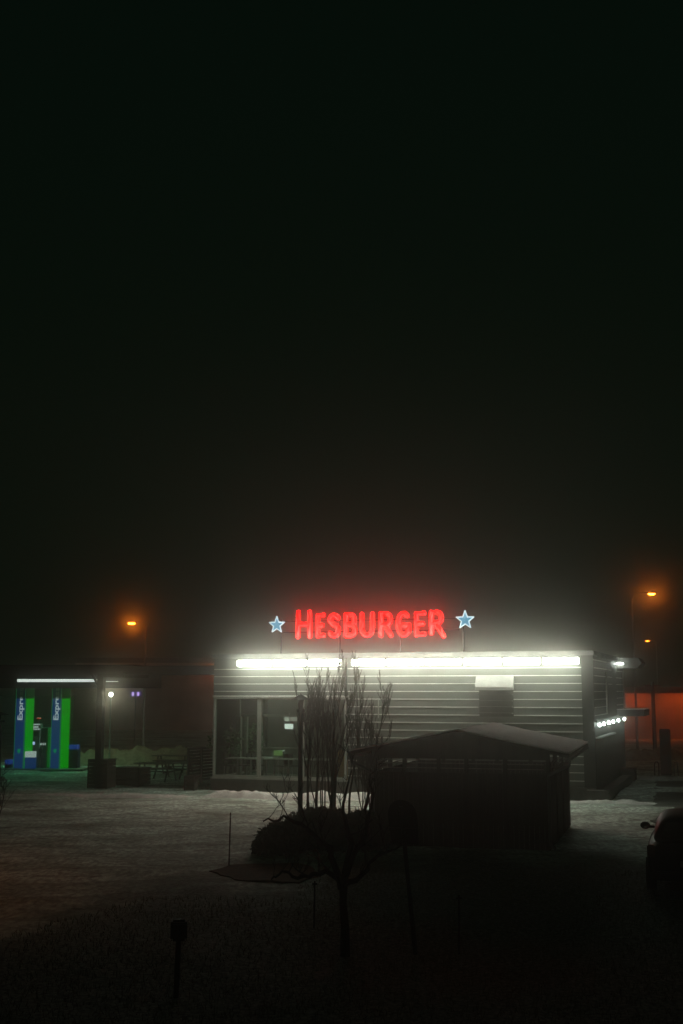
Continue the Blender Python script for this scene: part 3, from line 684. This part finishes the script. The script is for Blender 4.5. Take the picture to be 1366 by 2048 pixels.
# ------------------------------------------------------------------ right side: order totem, bin, far halls
q = gnd(1333, 1551)
t = thing('order_totem', 'dark upright drive-through order totem between steel guard hoops', 'totem', q, R(-12))
Htot = at(1333, 1458, q.y).z
MB().box(-.24, .24, 0, .22, 0, Htot).build('totem_body', M_NAVY, t, bevel=.03)
MB().box(-.19, .19, -.02, -.003, .9, Htot - .15).build('totem_face', M_BLACK, t)
for s, w in ((-1, .18), (1, .16)):
    mb = MB(); x = s*.42; mb.path([(x - w/2, -.1, 0), (x - w/2, -.1, .5), (x - w/4, -.1, .6), (x + w/4, -.1, .6), (x + w/2, -.1, .5), (x + w/2, -.1, 0)], .03, 6); mb.build('guard_hoop', M_BLACK, t)
q = gnd(1254, 1563)
t = thing('storage_box', 'dark round-cornered box on the snow at the far corner of the restaurant', 'box', q, BA)
MB().box(-.34, .36, 0, .6, 0, .48).build('box_body', M_BLACK, t, bevel=.06); MB().box(-.36, .38, -.02, .62, .482, .54).build('lid', M_BLACK, t)
M_HALL = mat('pale_render', (0.5, 0.42, 0.36), .85, 0, .35, .6)
M_EAVE = emit('sodium_tube', (1.0, 0.12, 0.007), 22.0)
YH = 96.0
def hall(px0, px1, pyt, Y, label, lights=(), win=True, wallm=M_HALL, em=None):
    a = at(px0, pyt, Y); c = at(px1, pyt, Y)
    t = thing('distant_hall', label, 'building', ((a.x + c.x)/2, Y, 0), 0, None); w = (c.x - a.x)/2; H = a.z
    MB().box(-w, w, 0, 12, -.1, H).build('wall', wallm, t)
    MB().box(-w - .4, w + .4, -1.3, 12.4, H + .003, H + .28).box(-w - .4, w + .4, -1.3, -1.2, H - .2, H + .001).build('roof', M_TRIM, t)
    x = -w + 1.2
    while win and x < w - 1:
        wd = MB().box(x, x + 1.3, -.05, -.003, .9, 1.9).build('window', M_TRIM, t); MB().box(x + .1, x + 1.2, -.055, -.051, 1.0, 1.8).build('pane', M_BLACK, wd); x += 3.1
    for u0, u1 in lights:
        lf = MB().box(u0, u1, -.95, -.75, H - .10, H - .003).build('eave_light', M_TRIM, t)
        MB().box(u0 + .03, u1 - .03, -.93, -.77, H - .115, H - .103).build('light_tube', em or M_EAVE, lf)
    return t
hall(1232, 1480, 1381, YH, 'low distant hall with its wall lit orange under the eaves, right of the restaurant', ((-4.6, -2.4), (-1.2, 4.4)), win=False)
hall(150, 470, 1322, 118, 'dim long distant hall behind the terrace roof, left of the restaurant', ((5.0, 7.0),), win=False, em=emit('sodium_tube_weak', (1.0, 0.13, 0.008), 18.0))
# dark pole in front of the orange wall
q = gnd(1310, 1500); t = thing('utility_pole', 'thin dark pole standing in front of the orange lit wall', 'pole', q)
MB().tube((0,0,0), (0,0,at(1306, 1364, q.y).z), .14, .11, n=8).build('pole_shaft', M_BARK, t)
MB().box(-.5, .5, -.05, .05, at(1306, 1364, q.y).z - .3, at(1306, 1364, q.y).z - .18).build('cross_arm', M_BARK, t)

# ------------------------------------------------------------------ shed
SA = R(-15.5); SO = gnd(1100, 1698); SWID, SDEP = 4.36, 5.3
sh = thing('bin_shed', 'dark wooden gable-roofed shed with a dusting of snow on its roof', 'shed', SO, SA)
EZ, RZ = 2.27, 2.81; sl = (RZ - EZ) / (SWID/2 + .56); OV = .56
def shed_wall(axis, const, name, u0, u1):
    mb = MB(); k = u0; i = 0
    while k < u1 - .01:
        e = min(k + .118, u1); o = .004 if i % 2 else 0
        if axis == 'x': mb.box(k, e, const - .012 - o, const + .012 - o, -.05, 1.76)
        else: mb.box(const - .012 + o, const + .012 + o, k, e, -.05, 1.76)
        k += .125; i += 1
    w = mb.build(name, M_DARKWOOD, sh)
    mb = MB()
    for z in (1.86, 1.98):
        if axis == 'x': mb.box(u0 + .1, u1 - .1, const - .01, const + .01, z, z + .022)
        else: mb.box(const - .01, const + .01, u0 + .1, u1 - .1, z, z + .022)
    mb.build('slat', M_SLAT, w)
    return w
shed_wall('x', 0, 'front_wall', -SWID, 0); shed_wall('y', 0, 'side_wall', .04, SDEP); shed_wall('y', -SWID, 'side_wall', .04, SDEP); shed_wall('x', SDEP, 'back_wall', -SWID, 0)
for x in (-SWID, -SWID*.82, -SWID*.62, -SWID*.46, -SWID*.24, 0):
    MB().box(x - .05, x + .05, -.03, .07, 0, 2.15).build('post', M_DARKWOOD, sh)
    MB().box(x - .05, x + .05, SDEP - .05, SDEP + .05, 0, 2.15).build('post', M_DARKWOOD, sh)
for y in (SDEP*.33, SDEP*.66):
    for x in (-SWID, 0): MB().box(x - .05, x + .05, y - .05, y + .05, 0, 2.15).build('post', M_DARKWOOD, sh)
def rz_(x): return RZ - abs(x + SWID/2) * sl
for y in (0.0, SDEP):
    mb = MB()
    mb.prism([(-SWID - .05, 2.10), (.05, 2.10), (.05, rz_(.05) - .03), (-SWID/2, RZ - .03), (-SWID - .05, rz_(-SWID - .05) - .03)], lambda a, c: (a, y - .02, c), lambda a, c: (a, y + .02, c))
    mb.build('gable', M_DARKWOOD, sh)
mb = MB(); xl, xr = -SWID - OV, OV; th = .09
mb.prism([(xl, rz_(xl)), (-SWID/2, RZ), (xr, rz_(xr)), (xr, rz_(xr) - th), (-SWID/2, RZ - th*.3), (xl, rz_(xl) - th)], lambda a, c: (a, -.45, c), lambda a, c: (a, SDEP + .65, c))
rf = mb.build('roof', M_DARKWOOD, sh)
def snow_sheet():
    bm = bmesh.new(); nx, ny = 44, 56; G = []
    for i in range(nx + 1):
        row = []
        for j in range(ny + 1):
            x = xl + .01 + (xr - xl - .02)*i/nx; y = -.44 + (SDEP + 1.08)*j/ny
            row.append(bm.verts.new((x, y, rz_(x) + .035 + .022*mnoise.noise(Vector((x*1.3, y*1.3, 3))) + .01*mnoise.noise(Vector((x*5, y*5, 3))))))
        G.append(row)
    for i in range(nx):
        for j in range(ny): bm.faces.new((G[i][j], G[i+1][j], G[i+1][j+1], G[i][j+1]))
    edge = [(G[i][0]) for i in range(nx+1)] + [G[nx][j] for j in range(1, ny+1)] + [G[i][ny] for i in range(nx-1, -1, -1)] + [G[0][j] for j in range(ny-1, 0, -1)]
    low = [bm.verts.new((v.co.x, v.co.y, rz_(v.co.x) + .003)) for v in edge]
    for i in range(len(edge)): bm.faces.new((edge[i], low[i], low[(i+1) % len(edge)], edge[(i+1) % len(edge)]))
    me = bpy.data.meshes.new('roof_snow'); bm.to_mesh(me); bm.free(); me.materials.append(mat('roof_snow', (0.93, 0.92, 0.9), .9, 0, .15, 5, 1.0, 14, .1))
    o = bpy.data.objects.new('snow', me); COL.objects.link(o); o.parent = rf
snow_sheet()
M_PIPE = mat('dull_pipe', (0.10, 0.11, 0.10), .5, .3)
for x, s in ((xr - .02, -1), (xl + .02, 1)):
    gt = MB().path([(x, -.44, rz_(x) - .12), (x, SDEP + .44, rz_(x) - .12)], .055, 8).build('gutter', M_PIPE, sh)
    xx = 0.02 if s < 0 else -SWID - .02
    MB().path([(x, -.30, rz_(x) - .17), (x, -.28, rz_(x) - .26), (xx, -.10, rz_(x) - .52), (xx, -.09, rz_(x) - .7), (xx, -.09, .22), (xx + .03, -.16, .12), (xx + .13, -.30, .05)], .042, 8).build('downpipe', M_PIPE, sh)
mb = MB()
for i in range(2): mb.tube((.02, .2 + i*1.0, 1.80), (.02, 1.1 + i*1.0, 2.06), .02, n=5)
mb.build('brace', M_SLAT, sh)

# ------------------------------------------------------------------ trees and shrubs
def bare_tree(loc, label, cat, seed, H, r0, stems=1, spread=0.25, up=0.75, depth=4, lean=(0,0), group=None, name='bare_tree', first=0.25, twig=0.004, nb=(5, 8), noise_=0.16, tb=5):
    rnd = random.Random(seed); t = thing(name, label, cat, loc, 0, group)
    T = MB(); C = MB()
    def limb(p, d, L, r, lev):
        n = max(3, int(L / .22)); pts = [p.copy()]; q = p.copy(); dd = d.copy()
        for i in range(n):
            dd = (dd + Vector((rnd.gauss(0,1), rnd.gauss(0,1), rnd.gauss(0,.5))) * noise_ * .5 + Vector((0,0,up*.10))).normalized()
            q = q + dd * (L / n); pts.append(q.copy())
        rs = [max(twig, r * (1 - .82*(i/n)**.9)) for i in range(n+1)]
        (T if lev == 0 else C).path(pts, rs, 7 if lev == 0 else (5 if lev == 1 else 3))
        if lev < depth:
            k = rnd.randint(*nb) + (2 if lev == 0 else 0)
            for _ in range(k):
                u = first + (1 - first) * rnd.random() if lev == 0 else rnd.uniform(.15, .95); i = min(n - 1, int(u*n)); bp_ = pts[i].lerp(pts[i+1], u*n - i)
                az = rnd.uniform(0, 2*math.pi); out = Vector((math.cos(az), math.sin(az), 0)); base = (pts[i+1] - pts[i]).normalized()
                nd = (base * .75 + out * spread * rnd.uniform(1.4, 2.8) + Vector((0,0,up*.3))).normalized()
                limb(bp_, nd, L * (1 - .55*u) * rnd.uniform(.40, .62), max(twig, rs[i] * .5), lev + 1)
    for s in range(stems):
        a = 2*math.pi*s/max(1, stems) + rnd.random(); o = Vector((math.cos(a), math.sin(a), 0)) * (0 if stems == 1 else .12)
        limb(Vector((0,0,-.05)) + o, Vector((lean[0] + o.x*.8, lean[1] + o.y*.8, 1)).normalized(), H * rnd.uniform(.85, 1), r0, 0)
    T.build('trunk', M_BARK, t); C.build('crown', M_BARK, t); return t
def tloc(px, py): return gnd(px, py)
def H_at(px, py, loc): return at(px, py, loc.y).z
G1 = 'slender bare trees rising from the hedge'
for px, pyb, pyt, r, lab, seed, ln in (
    (612, 1680, 1348, .045, 'slender bare tree leaning slightly right, just right of the lantern post', 11, (.02, 0)),
    (633, 1676, 1336, .05, 'slender bare tree between the lantern post and the thickest trunk', 12, (.04, 0)),
    (668, 1682, 1345, .085, 'bare tree with the thickest trunk, in the middle of the clump', 13, (.0, 0)),
    (700, 1664, 1356, .04, 'thin bare tree right of the thickest trunk', 14, (.04, 0)),
    (724, 1674, 1340, .06, 'bare tree beside the left eave of the shed', 15, (.03, 0))):
    l = tloc(px, pyb); bare_tree(l, lab, 'tree', seed, H_at(px, pyt, l) * 1.0, r, spread=.14, up=.95, depth=3, lean=ln, group=G1, first=.2, nb=(4, 7), twig=.0055)
l = tloc(648, 1662); bare_tree(l, 'many-stemmed bare bush of thin upright rods in the middle of the clump', 'bush', 21, 3.7, .024, stems=8, spread=.08, up=1.0, depth=3, name='bare_bush', nb=(4, 6), twig=.0055, lean=(.02, 0))
l = tloc(738, 1664); bare_tree(l, 'many-stemmed bare bush in front of the left end of the shed', 'bush', 22, 3.0, .022, stems=7, spread=.10, up=1.0, depth=3, name='bare_bush', nb=(4, 6), twig=.0055)
# low spreading tree nearest to the window
l = tloc(690, 1905)
t = thing('fruit_tree', 'dark old fruit tree with a short trunk and wide crooked boughs, nearest to the viewer', 'tree', l)
rnd = random.Random(3); T = MB(); C = MB()
T.path([(0,0,-.05), (.0,0,.35), (-.03,0,.7), (-.02,0,.95)], [.08, .065, .055, .06], 9)
T.ball((-.02, 0, .95), .065, sz=1.2, seg=10)
def bough(pts, r):
    P_ = [Vector(p) for p in pts]; out = []
    for a, c in zip(P_, P_[1:]):
        for k in range(4): out.append(a.lerp(c, k/4) + Vector((rnd.gauss(0,.02), rnd.gauss(0,.02), rnd.gauss(0,.02))))
    out.append(P_[-1]); n = len(out); rs = [max(.007, r*(1 - .8*i/(n-1))) for i in range(n)]
    C.path(out, rs, 6)
    def sub(base, d, L, r, lev):
        m = 5; q = base.copy(); pp = [q.copy()]
        for _ in range(m): d = (d + Vector((rnd.gauss(0,.16), rnd.gauss(0,.16), rnd.gauss(0,.1) + .04))).normalized(); q = q + d*L/m; pp.append(q.copy())
        C.path(pp, [max(.004, r*(1-.7*i/m)) for i in range(m+1)], 4)
        if lev < 2:
            for _ in range(rnd.randint(2, 4)):
                i = rnd.randint(1, m-1); sub(pp[i], (d + Vector((rnd.gauss(0,.5), rnd.gauss(0,.5), rnd.uniform(0,.7)))).normalized(), L*.5, r*.55, lev+1)
    for i in range(3, n, 2):
        sub(out[i], Vector((rnd.gauss(0,.45), rnd.gauss(0,.45), rnd.uniform(.5, 1))).normalized(), rnd.uniform(.25, .62), rs[i]*.45, 0)
bough([(-.02,0,.95), (-.3,.1,1.15), (-.6,.15,1.05), (-.95,.3,1.1), (-1.1,.2,1.0)], .05)
bough([(-.02,0,.95), (-.25,-.1,1.5), (-.6,0,1.82), (-.9,.1,1.9), (-1.22,.1,1.86)], .055)
bough([(-.02,0,.95), (.1,.1,1.5), (-.05,.2,2.0), (.1,.2,2.6)], .055)
bough([(0,0,.95), (.25,0,1.1), (.5,.2,1.35), (.85,.2,1.5)], .05)
bough([(0,0,1.1), (.3,-.2,1.7), (.4,-.3,2.2), (.35,-.2,2.5)], .045)
T.build('trunk', M_BARK, t); C.build('crown', M_BARK, t)
# hedge mound
def shrub(loc, rx, ry, h, n, label, seed, name='evergreen_shrub', leaf=.05, group=None):
    rnd = random.Random(seed); t = thing(name, label, 'shrub', loc, BA, group); L = MB(); Tm = MB()
    for k in range(n):
        th = rnd.uniform(0, 2*math.pi); ph = rnd.random(); rr = rnd.random() ** .28
        lump = 1 + .22*mnoise.noise(Vector((math.cos(th)*2.2, math.sin(th)*2.2, ph*3 + seed)))
        z = h * ph * lump; e = math.sqrt(max(0, 1 - ph**2.2)) * rr * lump
        q = Vector((rx*e*math.cos(th), ry*e*math.sin(th), max(.03, z)))
        for _ in range(3):
            u = Vector((rnd.gauss(0,1), rnd.gauss(0,1), rnd.gauss(0,1) + .5)).normalized(); w = u.orthogonal().normalized(); s = leaf*rnd.uniform(.6, 1.5)
            c = q + Vector((rnd.gauss(0,.03), rnd.gauss(0,.03), rnd.gauss(0,.03)))
            L.bm.faces.new([L.bm.verts.new(c + u*s), L.bm.verts.new(c + w*s*.4), L.bm.verts.new(c - u*s*.7), L.bm.verts.new(c - w*s*.4)])
    for k in range(170):
        th = rnd.uniform(0, 2*math.pi); e = rnd.random() ** .5
        b0 = Vector((rx*.6*e*math.cos(th), ry*.6*e*math.sin(th), 0)); Tm.tube(b0, b0*1.35 + Vector((0, 0, h*math.sqrt(max(.1, 1 - e*e*.7))*rnd.uniform(.9, 1.32))), .010, .004, n=4)
    L.build('foliage', M_LEAF, t); Tm.build('branches', M_BARK, t); return t
l = gnd(640, 1700); shrub(Vector((l.x, l.y + .5, 0)), 1.2, .9, .86, 4300, 'large rounded dark evergreen bush at the feet of the bare trees', 31)
l = gnd(556, 1708); shrub(Vector((l.x, l.y + .4, 0)), .62, .7, .62, 1900, 'low dark evergreen bush forming the left end of the clump', 32)
l = gnd(722, 1700); shrub(Vector((l.x, l.y + .3, 0)), .62, .7, .8, 1900, 'dark evergreen bush against the left corner of the shed', 33)
l = gnd(-26, 1668); bare_tree(l, 'thin leafless sapling whose twigs reach in at the left edge', 'tree', 41, 1.7, .02, stems=4, spread=.3, up=.5, depth=2, name='bare_sapling', lean=(.18, 0))

# ------------------------------------------------------------------ small foreground things
q = gnd(458, 1729); t = thing('snow_stake', 'thin upright snow marker stake in the lit snow', 'stake', q)
MB().tube((0,0,-.05), (.02,0,at(460, 1625, q.y).z), .016, .013, n=8).build('stake_rod', mat('stake_orange', (0.12, 0.05, 0.03), .6), t)
MB().tube((.019,0,at(460, 1625, q.y).z - .12), (.0195,0,at(460, 1625, q.y).z - .06), .018, n=8).build('reflector_band', M_STEEL, t)
q = gnd(352, 1990); t = thing('socket_post', 'short dark post with a rounded square socket box, lowest in the picture', 'socket post', q, R(8))
zt = at(357, 1838, q.y).z; zb = at(357, 1881, q.y).z
MB().tube((0,0,-.05), (.02,0,zb + .02), .035, n=10).build('post', M_BLACK, t)
MB().box(-.085, .125, -.08, .08, zb, zt).build('socket_box', M_BLACK, t, bevel=.03)
MB().box(-.07, .11, -.10, -.081, zb + .04, zt - .05).build('socket_lid', M_BLACK, t, bevel=.006)
q = gnd(831, 1902); t = thing('leaning_sign', 'dark round-topped sign board seen from behind on a leaning pole', 'sign', q, R(-10))
zt = at(800, 1600, q.y).z; zb = at(806, 1690, q.y).z; dx = (803 - 831) / 137.
MB().tube((0,0,-.05), (dx*1.0, 0, zt - .1), .035, .03, n=8).build('pole', M_BLACK, t)
pts = [(-.20, zb), (.20, zb), (.22, zb + .3)] + [(.22*math.cos(R(a)), zt - .22 + .22*math.sin(R(a))) for a in range(0, 181, 20)] + [(-.22, zb + .3)]
MB().prism(pts, lambda a, c: (a + dx*1.0*c/zt, .036, c), lambda a, c: (a + dx*c/zt, .05, c)).build('sign_board', M_BLACK, t)
MB().box(dx*.9 - .2, dx*.9 + .2, .0, .035, zb + .2, zb + .24).build('bracket', M_BLACK, t)
for px, yb, yt, lab in ((628, 1852, 1762, 'thin dark stake left of the fruit tree trunk'), (918, 1902, 1790, 'thin dark stake on the grass in front of the shed')):
    q = gnd(px, yb); t = thing('garden_stake', lab, 'stake', q, 0, 'thin stakes on the dark grass')
    MB().tube((0,0,-.05), (.01,0,at(px, yt, q.y).z), .014, n=6).build('stake_rod', M_BARK, t)
    MB().box(-.03, .05, -.012, .012, at(px, yt, q.y).z - .06, at(px, yt, q.y).z - .03).build('stake_tie', M_BLACK, t)

# ------------------------------------------------------------------ car (seen from behind, cut by the right edge)
CA = R(-16); cl = gnd(1288, 1800)
car = thing('parked_car', 'dark hatchback car seen from behind, cut by the right edge', 'car', (cl.x + 1.0, cl.y + .15, 0), CA)
M_CAR = mat('car_paint', (0.010, 0.012, 0.012), .55, 0, .1, 2, spec=.2); M_CG = mat('car_glass', (0.01, .012, .012), .15, spec=.5)
def loft(secs, m, name, parent, smooth=True):
    """secs: list of (y, [(x,z)...]) cross sections, closed rings"""
    bm = bmesh.new(); rings = [[bm.verts.new((x, y, z)) for x, z in r] for y, r in secs]; n = len(rings[0])
    for A, B in zip(rings, rings[1:]):
        for i in range(n): bm.faces.new((A[i], A[(i+1) % n], B[(i+1) % n], B[i]))
    bm.faces.new(rings[0][::-1]); bm.faces.new(rings[-1]); bmesh.ops.recalc_face_normals(bm, faces=bm.faces)
    me = bpy.data.meshes.new(name); bm.to_mesh(me); bm.free(); me.materials.append(m)
    for p in me.polygons: p.use_smooth = smooth
    o = bpy.data.objects.new(name, me); COL.objects.link(o); o.parent = parent
    md = o.modifiers.new('sub', 'SUBSURF'); md.levels = 1; md.render_levels = 2; return o
def sec(w, z0, zs, wt=None):
    wt = wt or w * .93; return [(-w*.92, z0), (-w, z0 + .15), (-w, zs*.75 + z0*.25), (-wt, zs), (-wt*.5, zs + .03), (wt*.5, zs + .03), (wt, zs), (w, zs*.75 + z0*.25), (w, z0 + .15), (w*.92, z0)]
loft([(0.0, sec(.78, .35, .86)), (.06, sec(.84, .28, .95)), (.5, sec(.88, .25, .98)), (1.4, sec(.89, .22, .96)), (2.9, sec(.89, .22, .94)), (3.5, sec(.88, .22, .88)), (4.05, sec(.84, .25, .76)), (4.25, sec(.7, .32, .62))], M_CAR, 'body', car)
def gh_(w, z0, z1, wt): return [(-w, z0), (-(w+wt)/2 - .02, (z0+z1)/2), (-wt, z1 - .03), (-wt*.55, z1), (wt*.55, z1), (wt, z1 - .03), ((w+wt)/2 + .02, (z0+z1)/2), (w, z0)]
cabn = loft([(.10, gh_(.76, .90, 1.02, .7)), (.32, gh_(.78, .9, 1.36, .60)), (.8, gh_(.8, .9, 1.45, .62)), (1.8, gh_(.8, .9, 1.47, .62)), (2.4, gh_(.79, .88, 1.40, .6)), (3.1, gh_(.74, .86, .98, .62))], M_CAR, 'cabin', car)
MB().prism([(-.58, 1.03), (.58, 1.03), (.5, 1.33), (-.5, 1.33)], lambda a, c: (a, .10 + (c - 1.03)*.6, c), lambda a, c: (a, .13 + (c - 1.03)*.6, c)).build('rear_window', M_CG, car)
for s in (-1, 1):
    MB().box(min(s*.78, s*.9), max(s*.78, s*.9), 2.72, 2.80, .95, 1.0).build('mirror_arm', M_CAR, car)
    MB().ball((s*.97, 2.75, 1.0), .105, sx=1.0, sy=.6, sz=.75, seg=12).build('side_mirror', M_CAR, car, True)
    MB().box(s*.78 - .07, s*.78 + .07, -.01, .1, .72, .93).build('tail_light', mat('tail_glass', (.06, .006, .006), .25), car, bevel=.02)
    MB().box(s*.72 - .1, s*.72 + .1, 4.1, 4.2, .55, .68).build('headlight', M_CG, car, bevel=.02)
    for y in (.75, 3.35):
        wl = MB().tube((s*.72, y, .31), (s*.90, y, .31), .31, n=24).build('wheel', M_BLACK, car); MB().tube((s*.901, y, .31), (s*.912, y, .31), .19, n=16).build('rim', M_STEEL, wl)
MB().box(-.26, .26, -.035, -.012, .55, .66).build('number_plate', M_STEEL, car)
MB().box(-.8, .8, -.06, .05, .30, .46).build('bumper', M_BLACK, car, bevel=.03)

# ------------------------------------------------------------------ haze
hz = MB().box(-75, 75, -6, 165, -1.2, 12.5).build('haze', mat('tmp', (0, 0, 0)))
hm = bpy.data.materials.new('haze'); hm.use_nodes = True; n = hm.node_tree; n.nodes.clear()
o = n.nodes.new('ShaderNodeOutputMaterial'); v = n.nodes.new('ShaderNodeVolumePrincipled')
v.inputs['Color'].default_value = (0.90, 0.90, 0.82, 1); v.inputs['Density'].default_value = 0.004; v.inputs['Anisotropy'].default_value = 0.984
v2 = n.nodes.new('ShaderNodeVolumePrincipled'); v2.inputs['Color'].default_value = (0.95, 0.84, 0.72, 1); v2.inputs['Density'].default_value = 0.0013; v2.inputs['Anisotropy'].default_value = 0.55
ad = n.nodes.new('ShaderNodeAddShader'); n.links.new(v.outputs[0], ad.inputs[0]); n.links.new(v2.outputs[0], ad.inputs[1]); n.links.new(ad.outputs[0], o.inputs['Volume'])
hm.cycles.homogeneous_volume = True; hm.cycles.volume_sampling = 'MULTIPLE_IMPORTANCE'
hz.data.materials.clear(); hz.data.materials.append(hm); tag(hz, kind='stuff')
